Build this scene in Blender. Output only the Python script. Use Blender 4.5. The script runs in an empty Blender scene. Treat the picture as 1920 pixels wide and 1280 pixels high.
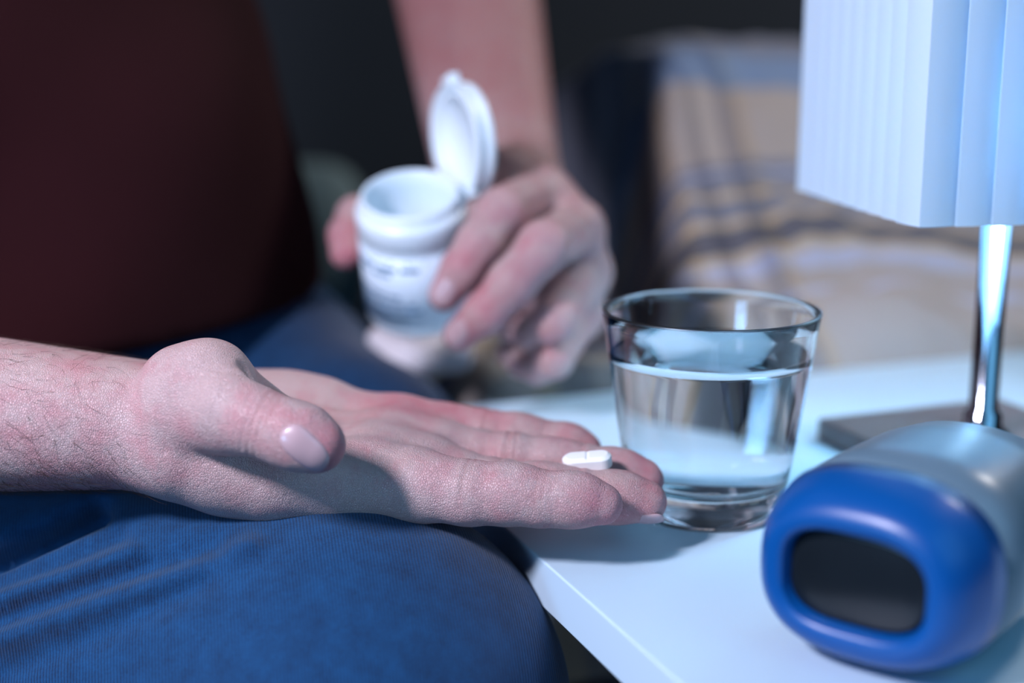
import bpy, bmesh, math, random
import numpy as np
import openvdb
from mathutils import Vector, Matrix, Euler
random.seed(7); np.random.seed(7)
SC = bpy.context.scene
COL = SC.collection
R = math.radians

# ------------------------------------------------------------------ camera, world, lights, exposure
T = 0.50                                  # height of the side table top
CAMZ = T + 0.188
PITCH = R(12.3)
cam_d = bpy.data.cameras.new('camera'); cam = bpy.data.objects.new('camera', cam_d); COL.objects.link(cam)
cam.location = (0, 0, CAMZ); cam.rotation_euler = (R(90) - PITCH, 0, 0)
cam_d.lens = 50; cam_d.sensor_width = 36; cam_d.clip_start = 0.02
cam_d.dof.use_dof = True; cam_d.dof.focus_distance = 0.503; cam_d.dof.aperture_fstop = 3.1
SC.camera = cam

world = bpy.data.worlds.new('world'); SC.world = world; world.use_nodes = True
bg = world.node_tree.nodes['Background']; bg.inputs[0].default_value = (0.10, 0.16, 0.30, 1); bg.inputs[1].default_value = 0.2

def area(name, loc, target, size, power, color, size_y=None):
    l = bpy.data.lights.new(name, 'AREA'); l.energy = power; l.color = color; l.size = size
    if size_y: l.shape = 'RECTANGLE'; l.size_y = size_y
    o = bpy.data.objects.new(name, l); COL.objects.link(o); o.location = loc
    o.rotation_euler = (Vector(target) - Vector(loc)).to_track_quat('-Z', 'Y').to_euler()
    return o
area('key_light', (-0.45, 0.04, T + 0.57), (0.0, 0.52, T), 0.09, 10.2, (0.86, 0.82, 1.0), 0.13)
area('blue_front_light', (0.70, -0.20, T + 0.70), (0.15, 0.45, T + 0.05), 0.9, 3.4, (0.22, 0.63, 1.0))
area('left_blue_light', (-0.50, -0.05, T + 0.15), (-0.12, 0.55, T), 0.20, 1.7, (0.30, 0.60, 1.0))
area('duvet_fill_light', (1.25, 1.55, T + 1.3), (0.35, 1.0, T + 0.05), 0.3, 17.0, (1.0, 0.93, 0.90))  # added fill aimed at the duvet, not a room fixture
SC.view_settings.view_transform = 'Standard'; SC.view_settings.look = 'None'
SC.view_settings.gamma = 1; SC.view_settings.use_curve_mapping = False
SC.view_settings.exposure = 0.0

# ------------------------------------------------------------------ helpers
CP, SP = math.cos(PITCH), math.sin(PITCH)
def P(px, py, d):
    u = (px - 960) / 2667.0; v = (640 - py) / 2667.0
    return np.array([u * d, (CP + v * SP) * d, (-SP + v * CP) * d + CAMZ])
def CV(x, y, dep):                        # direction in view axes (right, up, away) -> world
    return np.array([x, dep * CP + y * SP, -dep * SP + y * CP])
def nrm(v): v = np.asarray(v, float); return v / np.linalg.norm(v)

def tag(o, label=None, cat=None, group=None, kind=None):
    if label: o['label'] = label
    if cat: o['category'] = cat
    if group: o['group'] = group
    if kind: o['kind'] = kind
    return o

def mesh_obj(name, verts, faces, mat, parent=None, smooth=True, uvs=None, origin=None, attr=None):
    verts = np.asarray(verts, float)
    lo, hi = verts.min(0), verts.max(0)
    org = np.array([(lo[0] + hi[0]) / 2, (lo[1] + hi[1]) / 2, lo[2]]) if origin is None else np.array(origin, float)
    me = bpy.data.meshes.new(name)
    if isinstance(faces, np.ndarray) and faces.shape[1] == 4:
        n, m = len(verts), len(faces)
        me.vertices.add(n); me.vertices.foreach_set('co', (verts - org).astype(np.float32).ravel())
        me.loops.add(m * 4); me.loops.foreach_set('vertex_index', faces.astype(np.int32).ravel())
        me.polygons.add(m); me.polygons.foreach_set('loop_start', np.arange(0, m * 4, 4, dtype=np.int32))
        me.update(calc_edges=True)
    else:
        me.from_pydata([tuple(v) for v in (verts - org)], [], [tuple(int(i) for i in f) for f in faces])
    me.polygons.foreach_set('use_smooth', [smooth] * len(me.polygons))
    if uvs is not None:
        uvl = me.uv_layers.new(name='UVMap')
        li = np.zeros(len(me.loops), dtype=np.int32); me.loops.foreach_get('vertex_index', li)
        uvl.data.foreach_set('uv', np.asarray(uvs, np.float32)[li].ravel())
    if attr:
        for k, a in attr.items():
            at = me.attributes.new(k, 'FLOAT', 'POINT'); at.data.foreach_set('value', a.astype(np.float32))
    me.materials.append(mat); me.update()
    o = bpy.data.objects.new(name, me); COL.objects.link(o)
    o.location = org
    if parent is not None:
        o.parent = parent; pw = Vector((0, 0, 0)); q = parent
        while q is not None: pw += q.location; q = q.parent
        o.location = Vector(org) - pw
    return o
def fix_normals(o):
    bm = bmesh.new(); bm.from_mesh(o.data); bmesh.ops.recalc_face_normals(bm, faces=bm.faces); bm.to_mesh(o.data); bm.free(); return o
def bevel(o, w, seg=3):
    m = o.modifiers.new('bevel', 'BEVEL'); m.width = w; m.segments = seg; m.limit_method = 'ANGLE'; m.harden_normals = False
    return o
def thing(name, loc):
    o = bpy.data.objects.new(name, None); COL.objects.link(o); o.location = loc; o.empty_display_size = 0.03; return o

def box(name, c, ax, ay, half, mat, parent=None, bev=0.0):
    c = np.array(c, float); ax = nrm(ax); ay = nrm(ay); az = np.cross(ax, ay)
    vs = [c + sx * half[0] * ax + sy * half[1] * ay + sz * half[2] * az for sx in (-1, 1) for sy in (-1, 1) for sz in (-1, 1)]
    fs = [(0, 1, 3, 2), (4, 6, 7, 5), (0, 4, 5, 1), (2, 3, 7, 6), (0, 2, 6, 4), (1, 5, 7, 3)]
    o = fix_normals(mesh_obj(name, vs, fs, mat, parent, smooth=False))
    if bev: bevel(o, bev)
    return o
def lathe(name, prof, c, axis, mat, parent=None, seg=64, closed=False, smooth=True, xref=None):
    axis = nrm(axis); h = np.array([0, 0, 1.0]) if abs(axis[2]) < 0.9 else np.array([1.0, 0, 0])
    if xref is not None: h = np.array(xref, float)
    x = nrm(h - axis * np.dot(h, axis)); y = np.cross(axis, x); c = np.array(c, float)
    vs, fs = [], []; n = len(prof)
    for (r, z) in prof:
        for k in range(seg):
            a = 2 * math.pi * k / seg
            vs.append(c + axis * z + r * (x * math.cos(a) + y * math.sin(a)))
    rng = n if closed else n - 1
    for i in range(rng):
        j = (i + 1) % n
        for k in range(seg):
            k2 = (k + 1) % seg
            fs.append((i * seg + k, i * seg + k2, j * seg + k2, j * seg + k))
    if not closed:
        if prof[0][0] > 1e-6: fs.append(tuple(range(seg)))
        if prof[-1][0] > 1e-6: fs.append(tuple((n - 1) * seg + k for k in range(seg)))
    o = mesh_obj(name, vs, fs, mat, parent, smooth=smooth)
    bm = bmesh.new(); bm.from_mesh(o.data); bmesh.ops.remove_doubles(bm, verts=bm.verts, dist=1e-7)
    bmesh.ops.recalc_face_normals(bm, faces=bm.faces); bm.to_mesh(o.data); bm.free()
    return o
def tube_pts(pts, r, seg=10):
    pts = [np.array(p, float) for p in pts]; vs, fs = [], []; prev = None
    for i, p in enumerate(pts):
        t = nrm(pts[min(i + 1, len(pts) - 1)] - pts[max(i - 1, 0)])
        x = np.array([0, 0, 1.0]) if prev is None else prev
        if abs(np.dot(x, t)) > 0.95 and prev is None: x = np.array([1.0, 0, 0])
        x = nrm(x - t * np.dot(x, t)); prev = x; y = np.cross(t, x)
        rr = r[i] if isinstance(r, (list, tuple)) else r
        for k in range(seg):
            a = 2 * math.pi * k / seg; vs.append(p + rr * (x * math.cos(a) + y * math.sin(a)))
    for i in range(len(pts) - 1):
        for k in range(seg):
            k2 = (k + 1) % seg; fs.append((i * seg + k, i * seg + k2, (i + 1) * seg + k2, (i + 1) * seg + k))
    fs.append(tuple(range(seg))[::-1]); fs.append(tuple((len(pts) - 1) * seg + k for k in range(seg)))
    return vs, fs
def catmull(pts, n=8):
    pts = [np.array(p, float) for p in pts]; out = []
    q = [2 * pts[0] - pts[1]] + pts + [2 * pts[-1] - pts[-2]]
    for i in range(1, len(q) - 2):
        for k in range(n):
            t = k / n
            out.append(0.5 * ((2 * q[i]) + (-q[i - 1] + q[i + 1]) * t + (2 * q[i - 1] - 5 * q[i] + 4 * q[i + 1] - q[i + 2]) * t * t + (-q[i - 1] + 3 * q[i] - 3 * q[i + 1] + q[i + 2]) * t ** 3))
    out.append(pts[-1]); return out

# ---- signed distance sculpting on a voxel grid
class Grid:
    def __init__(s, lo, hi, h):
        s.o = np.array(lo, float); s.h = h
        s.n = np.ceil((np.array(hi) - s.o) / h).astype(int) + 1
        s.a = np.full(s.n, 1.0, np.float32)
    def box(s, pts, m):
        pts = np.asarray(pts, float)
        i0 = np.clip(np.floor((pts.min(0) - m - s.o) / s.h).astype(int), 0, s.n)
        i1 = np.clip(np.ceil((pts.max(0) + m - s.o) / s.h).astype(int) + 1, 0, s.n)
        return tuple(slice(a, b) for a, b in zip(i0, i1))
    def xyz(s, sl):
        return [(s.o[k] + s.h * np.arange(sl[k].start, sl[k].stop)).astype(np.float32).reshape([-1 if j == k else 1 for j in range(3)]) for k in range(3)]
def smin(a, b, k):
    h = np.clip(0.5 + 0.5 * (b - a) / k, 0, 1)
    return b * (1 - h) + a * h - k * h * (1 - h)
def seg_dist(X, p, q, flat=None):
    p = np.array(p, float); q = np.array(q, float); ab = q - p; L = max(float(ab @ ab), 1e-12)
    t = np.clip(((X[0] - p[0]) * ab[0] + (X[1] - p[1]) * ab[1] + (X[2] - p[2]) * ab[2]) / L, 0, 1).astype(np.float32)
    d = [X[k] - p[k] - t * ab[k] for k in range(3)]
    if flat is not None:
        n, f = flat; n = nrm(n); dn = (d[0] * n[0] + d[1] * n[1] + d[2] * n[2]) * (f - 1)
        d = [d[k] + dn * n[k] for k in range(3)]
    return np.sqrt(d[0] ** 2 + d[1] ** 2 + d[2] ** 2), t
def cone(G, arr, p, r1, q, r2, k=0.004, flat=None):
    m = max(r1, r2) + k + 4 * G.h; sl = G.box([p, q], m)
    if any(s_.stop <= s_.start for s_ in sl): return
    d, t = seg_dist(G.xyz(sl), p, q, flat); d = d - (r1 + (r2 - r1) * t)
    arr[sl] = smin(arr[sl], d.astype(np.float32), k)
def chain(G, arr, pts, k=0.004, flat=None):
    for (p, r1), (q, r2) in zip(pts[:-1], pts[1:]): cone(G, arr, p, r1, q, r2, k, flat)
def groove(G, arr, pts, depth, w):         # shallow groove (depth>0) or ridge (<0) along a polyline
    sl = G.box(pts, w * 3)
    if any(s_.stop <= s_.start for s_ in sl): return
    X = G.xyz(sl); d = None
    for p, q in zip(pts[:-1], pts[1:]):
        e, _ = seg_dist(X, p, q); d = e if d is None else np.minimum(d, e)
    arr[sl] += (depth * np.exp(-(d / w) ** 2)).astype(np.float32)
def ring_groove(G, arr, p, axis, rad, side, depth, w):   # crease across a finger on one side
    sl = G.box([p], rad * 1.5); X = G.xyz(sl); axis = nrm(axis); side = nrm(side)
    q = [X[k] - p[k] for k in range(3)]
    s_ = q[0] * axis[0] + q[1] * axis[1] + q[2] * axis[2]; l_ = (q[0] * side[0] + q[1] * side[1] + q[2] * side[2]) / rad
    arr[sl] += (depth * np.exp(-(s_ / w) ** 2) * np.clip(l_ * 1.3 + 0.25, 0, 1)).astype(np.float32)
def to_mesh(G, arr, name, mat, parent=None, attr_fn=None, origin=None, extra=None):
    c = 4 * G.h; g = openvdb.FloatGrid(background=c)
    b = np.clip(arr, -c, c).astype(np.float32)
    for ax in range(3):
        ix = [slice(None)] * 3; ix[ax] = 0; b[tuple(ix)] = c; ix[ax] = -1; b[tuple(ix)] = c
    g.copyFromArray(b)
    v, q = g.convertToQuads(isovalue=0.0)
    v = v * G.h + G.o
    return v, q[:, ::-1]

# ------------------------------------------------------------------ materials
def new_mat(name):
    m = bpy.data.materials.new(name); m.use_nodes = True; nt = m.node_tree
    return m, nt, nt.nodes['Principled BSDF']
def N(nt, t, **kw):
    n = nt.nodes.new(t)
    for k, v in kw.items(): setattr(n, k, v)
    return n
def simple(name, color, rough=0.5, metal=0.0, noise=0.0, nscale=20, bump=0.0, bscale=200, spec=0.5, coat=0.0):
    m, nt, b = new_mat(name)
    b.inputs['Base Color'].default_value = (*color, 1); b.inputs['Roughness'].default_value = rough
    b.inputs['Metallic'].default_value = metal; b.inputs['Specular IOR Level'].default_value = spec; b.inputs['Coat Weight'].default_value = coat
    tc = N(nt, 'ShaderNodeTexCoord')
    if noise:
        n = N(nt, 'ShaderNodeTexNoise'); n.inputs['Scale'].default_value = nscale; n.inputs['Detail'].default_value = 5
        nt.links.new(tc.outputs['Object'], n.inputs['Vector'])
        mx = N(nt, 'ShaderNodeMix', data_type='RGBA'); mx.inputs[6].default_value = (*[max(0, c * (1 - noise)) for c in color], 1)
        mx.inputs[7].default_value = (*[min(1, c * (1 + noise)) for c in color], 1)
        nt.links.new(n.outputs['Fac'], mx.inputs[0]); nt.links.new(mx.outputs[2], b.inputs['Base Color'])
    if bump:
        n = N(nt, 'ShaderNodeTexNoise'); n.inputs['Scale'].default_value = bscale; n.inputs['Detail'].default_value = 4
        nt.links.new(tc.outputs['Object'], n.inputs['Vector'])
        bp = N(nt, 'ShaderNodeBump'); bp.inputs['Strength'].default_value = bump; bp.inputs['Distance'].default_value = 0.0005
        nt.links.new(n.outputs['Fac'], bp.inputs['Height']); nt.links.new(bp.outputs['Normal'], b.inputs['Normal'])
    return m
def skin_mat(name='skin', fine=1.0):
    m, nt, b = new_mat(name)
    tc = N(nt, 'ShaderNodeTexCoord'); L = nt.links.new
    at = N(nt, 'ShaderNodeAttribute', attribute_name='pink')
    n1 = N(nt, 'ShaderNodeTexNoise'); n1.inputs['Scale'].default_value = 75; n1.inputs['Detail'].default_value = 5; n1.inputs['Roughness'].default_value = 0.62
    L(tc.outputs['Object'], n1.inputs['Vector'])
    mr = N(nt, 'ShaderNodeMapRange'); mr.inputs[1].default_value = 0.35; mr.inputs[2].default_value = 0.68; mr.inputs[3].default_value = -0.25; mr.inputs[4].default_value = 0.42
    L(n1.outputs['Fac'], mr.inputs[0])
    ad = N(nt, 'ShaderNodeMath', operation='ADD', use_clamp=True); L(mr.outputs[0], ad.inputs[0]); L(at.outputs['Fac'], ad.inputs[1])
    mx = N(nt, 'ShaderNodeMix', data_type='RGBA'); mx.inputs[6].default_value = (0.54, 0.385, 0.375, 1); mx.inputs[7].default_value = (0.52, 0.185, 0.215, 1)
    L(ad.outputs[0], mx.inputs[0])
    at2 = N(nt, 'ShaderNodeAttribute', attribute_name='crease_and_shade')
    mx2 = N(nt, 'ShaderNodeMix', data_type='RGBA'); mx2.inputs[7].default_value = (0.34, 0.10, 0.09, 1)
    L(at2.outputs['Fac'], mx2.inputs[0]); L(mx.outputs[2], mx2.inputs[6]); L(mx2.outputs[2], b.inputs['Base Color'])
    b.inputs['Roughness'].default_value = 0.46; b.inputs['Specular IOR Level'].default_value = 0.42
    b.inputs['Subsurface Weight'].default_value = 0.12; b.inputs['Subsurface Radius'].default_value = (1.0, 0.35, 0.2); b.inputs['Subsurface Scale'].default_value = 0.004
    # pores and fine criss-cross lines
    vo = N(nt, 'ShaderNodeTexVoronoi', feature='DISTANCE_TO_EDGE'); vo.inputs['Scale'].default_value = 1100
    mp = N(nt, 'ShaderNodeMapping'); mp.inputs['Scale'].default_value = (1.5, 0.8, 0.9); L(tc.outputs['Object'], mp.inputs['Vector'])
    nd = N(nt, 'ShaderNodeTexNoise'); nd.inputs['Scale'].default_value = 260; nd.inputs['Detail'].default_value = 4
    L(mp.outputs['Vector'], vo.inputs['Vector']); L(tc.outputs['Object'], nd.inputs['Vector'])
    mv = N(nt, 'ShaderNodeMapRange'); mv.inputs[2].default_value = 0.18; L(vo.outputs['Distance'], mv.inputs[0])
    ma = N(nt, 'ShaderNodeMath', operation='MULTIPLY_ADD'); ma.inputs[1].default_value = 0.55; L(mv.outputs[0], ma.inputs[0]); L(nd.outputs['Fac'], ma.inputs[2])
    bp = N(nt, 'ShaderNodeBump'); bp.inputs['Strength'].default_value = 0.8 * fine; bp.inputs['Distance'].default_value = 0.0005
    L(ma.outputs[0], bp.inputs['Height']); L(bp.outputs['Normal'], b.inputs['Normal'])
    return m
def knit_mat(name, c1, c2, rough=0.85, period=0.0011, rot=0.0):
    m, nt, b = new_mat(name); L = nt.links.new
    tc = N(nt, 'ShaderNodeTexCoord'); mp = N(nt, 'ShaderNodeMapping'); mp.inputs['Rotation'].default_value = (0, 0, rot)
    L(tc.outputs['Object'], mp.inputs['Vector'])
    w = N(nt, 'ShaderNodeTexWave', wave_type='BANDS', bands_direction='X'); w.inputs['Scale'].default_value = 0.314 / period; w.inputs['Distortion'].default_value = 1.6
    w.inputs['Detail'].default_value = 2; w.inputs['Detail Scale'].default_value = 0.5
    L(mp.outputs['Vector'], w.inputs['Vector'])
    n = N(nt, 'ShaderNodeTexNoise'); n.inputs['Scale'].default_value = 1300; n.inputs['Detail'].default_value = 2; L(tc.outputs['Object'], n.inputs['Vector'])
    n2 = N(nt, 'ShaderNodeTexNoise'); n2.inputs['Scale'].default_value = 120; n2.inputs['Detail'].default_value = 6; n2.inputs['Roughness'].default_value = 0.7; L(tc.outputs['Object'], n2.inputs['Vector'])
    a = N(nt, 'ShaderNodeMath', operation='MULTIPLY_ADD'); a.inputs[1].default_value = 0.45; L(w.outputs['Fac'], a.inputs[0])
    a3 = N(nt, 'ShaderNodeMath', operation='MULTIPLY'); a3.inputs[1].default_value = 0.55; L(n.outputs['Fac'], a3.inputs[0]); L(a3.outputs[0], a.inputs[2])
    a2 = N(nt, 'ShaderNodeMath', operation='MULTIPLY_ADD', use_clamp=True); a2.inputs[1].default_value = 0.9; L(n2.outputs['Fac'], a2.inputs[0])
    a4 = N(nt, 'ShaderNodeMath', operation='SUBTRACT'); a4.inputs[1].default_value = 0.45; L(a.outputs[0], a4.inputs[0]); L(a4.outputs[0], a2.inputs[2])
    mx = N(nt, 'ShaderNodeMix', data_type='RGBA'); mx.inputs[6].default_value = (*c1, 1); mx.inputs[7].default_value = (*c2, 1)
    L(a2.outputs[0], mx.inputs[0]); L(mx.outputs[2], b.inputs['Base Color'])
    b.inputs['Roughness'].default_value = rough; b.inputs['Specular IOR Level'].default_value = 0.2
    b.inputs['Sheen Weight'].default_value = 0.15
    bp = N(nt, 'ShaderNodeBump'); bp.inputs['Strength'].default_value = 0.6; bp.inputs['Distance'].default_value = 0.0004
    L(a.outputs[0], bp.inputs['Height']); L(bp.outputs['Normal'], b.inputs['Normal'])
    return m
def plaid_mat(name, vstops, ustops, gain=1.0):
    m, nt, b = new_mat(name); L = nt.links.new
    uv = N(nt, 'ShaderNodeUVMap', uv_map='UVMap'); sp = N(nt, 'ShaderNodeSeparateXYZ'); L(uv.outputs[0], sp.inputs[0])
    def ramp(stops, out):
        fr = N(nt, 'ShaderNodeMath', operation='FRACT'); L(out, fr.inputs[0])
        r = N(nt, 'ShaderNodeValToRGB'); r.color_ramp.interpolation = 'CONSTANT'
        e = r.color_ramp.elements
        while len(e) > 1: e.remove(e[-1])
        e[0].position = 0; e[0].color = (*stops[0][1], 1)
        for p, c in stops[1:]: x = e.new(p); x.color = (*c, 1)
        L(fr.outputs[0], r.inputs[0]); return r
    rv = ramp(vstops, sp.outputs['Y']); ru = ramp(ustops, sp.outputs['X'])
    mx = N(nt, 'ShaderNodeMix', data_type='RGBA', blend_type='MULTIPLY'); mx.inputs[0].default_value = 1
    L(rv.outputs[0], mx.inputs[6]); L(ru.outputs[0], mx.inputs[7]); L(mx.outputs[2], b.inputs['Base Color'])
    b.inputs['Roughness'].default_value = 0.9; b.inputs['Specular IOR Level'].default_value = 0.15
    n = N(nt, 'ShaderNodeTexNoise'); n.inputs['Scale'].default_value = 500; tc = N(nt, 'ShaderNodeTexCoord'); L(tc.outputs['Object'], n.inputs['Vector'])
    bp = N(nt, 'ShaderNodeBump'); bp.inputs['Strength'].default_value = 0.3; bp.inputs['Distance'].default_value = 0.0006
    L(n.outputs['Fac'], bp.inputs['Height']); L(bp.outputs['Normal'], b.inputs['Normal'])
    return m
def glass_mat(name, color, ior, rough=0.0):
    m, nt, b = new_mat(name)
    b.inputs['Base Color'].default_value = (*color, 1); b.inputs['Roughness'].default_value = rough
    b.inputs['Transmission Weight'].default_value = 1; b.inputs['IOR'].default_value = ior
    return m

M_skin = skin_mat()
M_skin_far = M_skin
M_nail = simple('fingernail', (0.48, 0.33, 0.35), 0.30, noise=0.06, nscale=120, coat=0.3)
M_pill = simple('tablet_coating', (0.86, 0.88, 0.86), 0.42, noise=0.02, nscale=500, bump=0.15, bscale=1500)
M_glass = glass_mat('clear_glass', (0.97, 0.99, 1.0), 1.48)
M_water = glass_mat('water', (0.97, 0.99, 1.0), 1.333)
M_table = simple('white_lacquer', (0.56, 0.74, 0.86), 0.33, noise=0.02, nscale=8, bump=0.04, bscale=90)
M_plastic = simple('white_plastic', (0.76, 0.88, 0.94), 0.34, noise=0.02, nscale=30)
M_print = simple('blue_print', (0.13, 0.27, 0.42), 0.5, noise=0.15, nscale=200)
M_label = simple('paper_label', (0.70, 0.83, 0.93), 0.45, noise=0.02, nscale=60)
M_bezel = simple('blue_gloss_plastic', (0.001, 0.075, 0.29), 0.33, noise=0.05, nscale=10, spec=0.4)
M_clockbody = simple('grey_satin_plastic', (0.11, 0.18, 0.235), 0.34, noise=0.04, nscale=15)
M_screen = simple('dark_display', (0.008, 0.012, 0.016), 0.22, noise=0.3, nscale=30, spec=0.35)
M_chrome = simple('chrome', (0.40, 0.46, 0.54), 0.10, metal=1.0, noise=0.03, nscale=12)
M_darkwood = simple('dark_wood', (0.13, 0.10, 0.10), 0.35, noise=0.3, nscale=22)
M_cord = simple('black_cord', (0.012, 0.014, 0.018), 0.5, noise=0.2, nscale=80)
M_shirt = simple('maroon_cotton', (0.021, 0.004, 0.0055), 0.9, noise=0.25, nscale=9, bump=0.4, bscale=900, spec=0.1)
M_trousers = knit_mat('blue_knit', (0.002, 0.012, 0.040), (0.005, 0.070, 0.195), rot=R(-12))
M_wall = simple('dark_wall_paint', (0.045, 0.055, 0.07), 0.9, noise=0.15, nscale=2)
M_floor = simple('dark_floor', (0.05, 0.05, 0.055), 0.6, noise=0.3, nscale=3)
M_base = simple('skirting_paint', (0.10, 0.11, 0.13), 0.5, noise=0.05, nscale=5)
M_hair = simple('dark_brown_hair', (0.05, 0.025, 0.018), 0.6, noise=0.2, nscale=50)
M_sheet = simple('dark_sheet', (0.05, 0.06, 0.085), 0.9, noise=0.2, nscale=6, bump=0.3, bscale=300)
M_frame = simple('bed_frame_wood', (0.10, 0.07, 0.06), 0.5, noise=0.3, nscale=10)
def shade_mat():
    m, nt, b = new_mat('pleated_white_fabric'); L = nt.links.new
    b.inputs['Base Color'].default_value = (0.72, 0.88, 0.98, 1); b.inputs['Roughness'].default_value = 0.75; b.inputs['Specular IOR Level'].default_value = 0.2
    tr = N(nt, 'ShaderNodeBsdfTranslucent'); tr.inputs[0].default_value = (0.75, 0.88, 1, 1)
    mx = N(nt, 'ShaderNodeMixShader'); mx.inputs[0].default_value = 0.28
    L(b.outputs[0], mx.inputs[1]); L(tr.outputs[0], mx.inputs[2]); L(mx.outputs[0], nt.nodes['Material Output'].inputs[0])
    n = N(nt, 'ShaderNodeTexNoise'); n.inputs['Scale'].default_value = 700; tc = N(nt, 'ShaderNodeTexCoord'); L(tc.outputs['Object'], n.inputs['Vector'])
    bp = N(nt, 'ShaderNodeBump'); bp.inputs['Strength'].default_value = 0.15; bp.inputs['Distance'].default_value = 0.0003
    L(n.outputs['Fac'], bp.inputs['Height']); L(bp.outputs['Normal'], b.inputs['Normal'])
    return m
M_shade = shade_mat()

# ------------------------------------------------------------------ the room
def slab(name, lo, hi, mat, kind='structure'):
    c = (np.array(lo) + np.array(hi)) / 2; h = (np.array(hi) - np.array(lo)) / 2
    o = box(name, c, (1, 0, 0), (0, 1, 0), h, mat); o['kind'] = kind; return o
slab('floor', (-2.2, -1.2, -0.05), (2.4, 2.75, 0), M_floor)
slab('wall_back', (-2.2, 2.65, 0), (2.4, 2.75, 2.5), M_wall)
slab('wall_left', (-2.3, -1.2, 0), (-2.2, 2.75, 2.5), M_wall)
slab('wall_right', (2.4, -1.2, 0), (2.5, 2.75, 2.5), M_wall)
slab('baseboard_back', (-2.2, 2.635, 0), (2.4, 2.65, 0.09), M_base)

# ------------------------------------------------------------------ side table
K = np.array([-0.067, 0.69]); EB = nrm([0.93, 0.36]); EC = nrm([0.36, -0.93]); EG = -EC    # along the back edge / towards the viewer / away
def TB(a, w, z): p = K + EB * a + EG * w; return np.array([p[0], p[1], z])
AX = np.array([EB[0], EB[1], 0]); AY = np.array([EG[0], EG[1], 0])
tw, td, tt = 0.52, 0.46, 0.018
tbl = thing('side_table', TB(tw / 2, -td / 2, 0)); tag(tbl, 'white side table with a thin square-edged top, carrying the water glass, lamp and clock', 'table')
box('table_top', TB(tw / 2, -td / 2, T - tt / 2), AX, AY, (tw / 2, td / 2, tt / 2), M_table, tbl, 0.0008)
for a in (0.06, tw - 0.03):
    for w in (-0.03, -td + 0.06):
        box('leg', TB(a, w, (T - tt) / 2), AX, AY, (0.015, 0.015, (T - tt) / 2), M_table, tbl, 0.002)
box('lower_shelf', TB(tw / 2 + 0.015, -td / 2, 0.16), AX, AY, (tw / 2 - 0.045, td / 2 - 0.03, 0.008), M_table, tbl, 0.001)

# ------------------------------------------------------------------ bed and bedding
bed = thing('bed', TB(0.1, 0.85, 0)); tag(bed, 'low bed with dark sheet behind the side table, on which the person sits', 'bed')
box('mattress', TB(0.1, 0.83, T - 0.262), AX, AY, (1.1, 0.80, 0.09), M_sheet, bed, 0.03)
box('bed_frame', TB(0.1, 0.83, T - 0.392), AX, AY, (1.11, 0.81, 0.04), M_frame, bed, 0.005)
for a in (-0.93, 1.13):
    for w in (0.09, 1.57):
        box('leg', TB(a, w, (T - 0.432) / 2), AX, AY, (0.03, 0.03, (T - 0.432) / 2), M_frame, bed, 0.003)
def noise2(a, w, seed, sc):
    rs = np.random.RandomState(seed); z = 0
    for i in range(7):
        f = sc * (1 + rs.rand() * 1.8); th = rs.rand() * 6.28; ph = rs.rand() * 6.28
        z = z + np.sin(f * (a * math.cos(th) + w * math.sin(th)) + ph) / (1 + 0.35 * i)
    return z / 3.2
def ss(x, a, b): t = np.clip((x - a) / (b - a), 0, 1); return t * t * (3 - 2 * t)
def heightfield(name, a0, a1, w0, w1, na, nw, zfn, zb, mat, uvfn):
    A, W = np.meshgrid(np.linspace(a0, a1, na), np.linspace(w0, w1, nw), indexing='ij')
    Z = zfn(A, W); Z = np.maximum(Z, zb + 0.004)
    U, V = uvfn(A, W)
    top = np.stack([K[0] + EB[0] * A + EG[0] * W, K[1] + EB[1] * A + EG[1] * W, Z], -1).reshape(-1, 3)
    bot = top.copy(); bot[:, 2] = zb
    uv = np.stack([U, V], -1).reshape(-1, 2)
    idx = lambda i, j: i * nw + j
    fs = []; n = na * nw
    for i in range(na - 1):
        for j in range(nw - 1):
            fs.append((idx(i, j), idx(i + 1, j), idx(i + 1, j + 1), idx(i, j + 1)))
            fs.append((n + idx(i, j), n + idx(i, j + 1), n + idx(i + 1, j + 1), n + idx(i + 1, j)))
    for i in range(na - 1):
        fs.append((idx(i, 0), n + idx(i, 0), n + idx(i + 1, 0), idx(i + 1, 0)))
        fs.append((idx(i, nw - 1), idx(i + 1, nw - 1), n + idx(i + 1, nw - 1), n + idx(i, nw - 1)))
    for j in range(nw - 1):
        fs.append((idx(0, j), idx(0, j + 1), n + idx(0, j + 1), n + idx(0, j)))
        fs.append((idx(na - 1, j), n + idx(na - 1, j), n + idx(na - 1, j + 1), idx(na - 1, j + 1)))
    return fix_normals(mesh_obj(name, np.vstack([top, bot]), np.array(fs), mat, uvs=np.vstack([uv, uv])))
tan = (0.42, 0.37, 0.34); gry = (0.22, 0.235, 0.29); drk = (0.13, 0.13, 0.155); yel = (0.50, 0.415, 0.31); lav = (0.46, 0.48, 0.60); blu = (0.20, 0.28, 0.42)
Y2V = lambda y: (660 - y) / 600.0
vst = [(0, tan), (Y2V(600), lav), (Y2V(585), tan), (Y2V(545), lav), (Y2V(515), yel), (Y2V(497), drk), (Y2V(455), yel), (Y2V(438), gry),
       (Y2V(400), yel), (Y2V(384), gry), (Y2V(352), lav), (Y2V(345), gry), (Y2V(325), tan), (Y2V(172), blu), (Y2V(95), gry)]
one = (1, 1, 1); dk = (0.66, 0.67, 0.71); yl = (1.0, 0.92, 0.78)
ust = [(0, one), (0.125, dk), (0.14, one), (0.155, dk), (0.17, yl), (0.178, one), (0.188, dk), (0.203, one), (0.218, dk), (0.232, yl), (0.24, one)]
M_duvet = plaid_mat('plaid_cotton_duvet', vst, ust)
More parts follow.
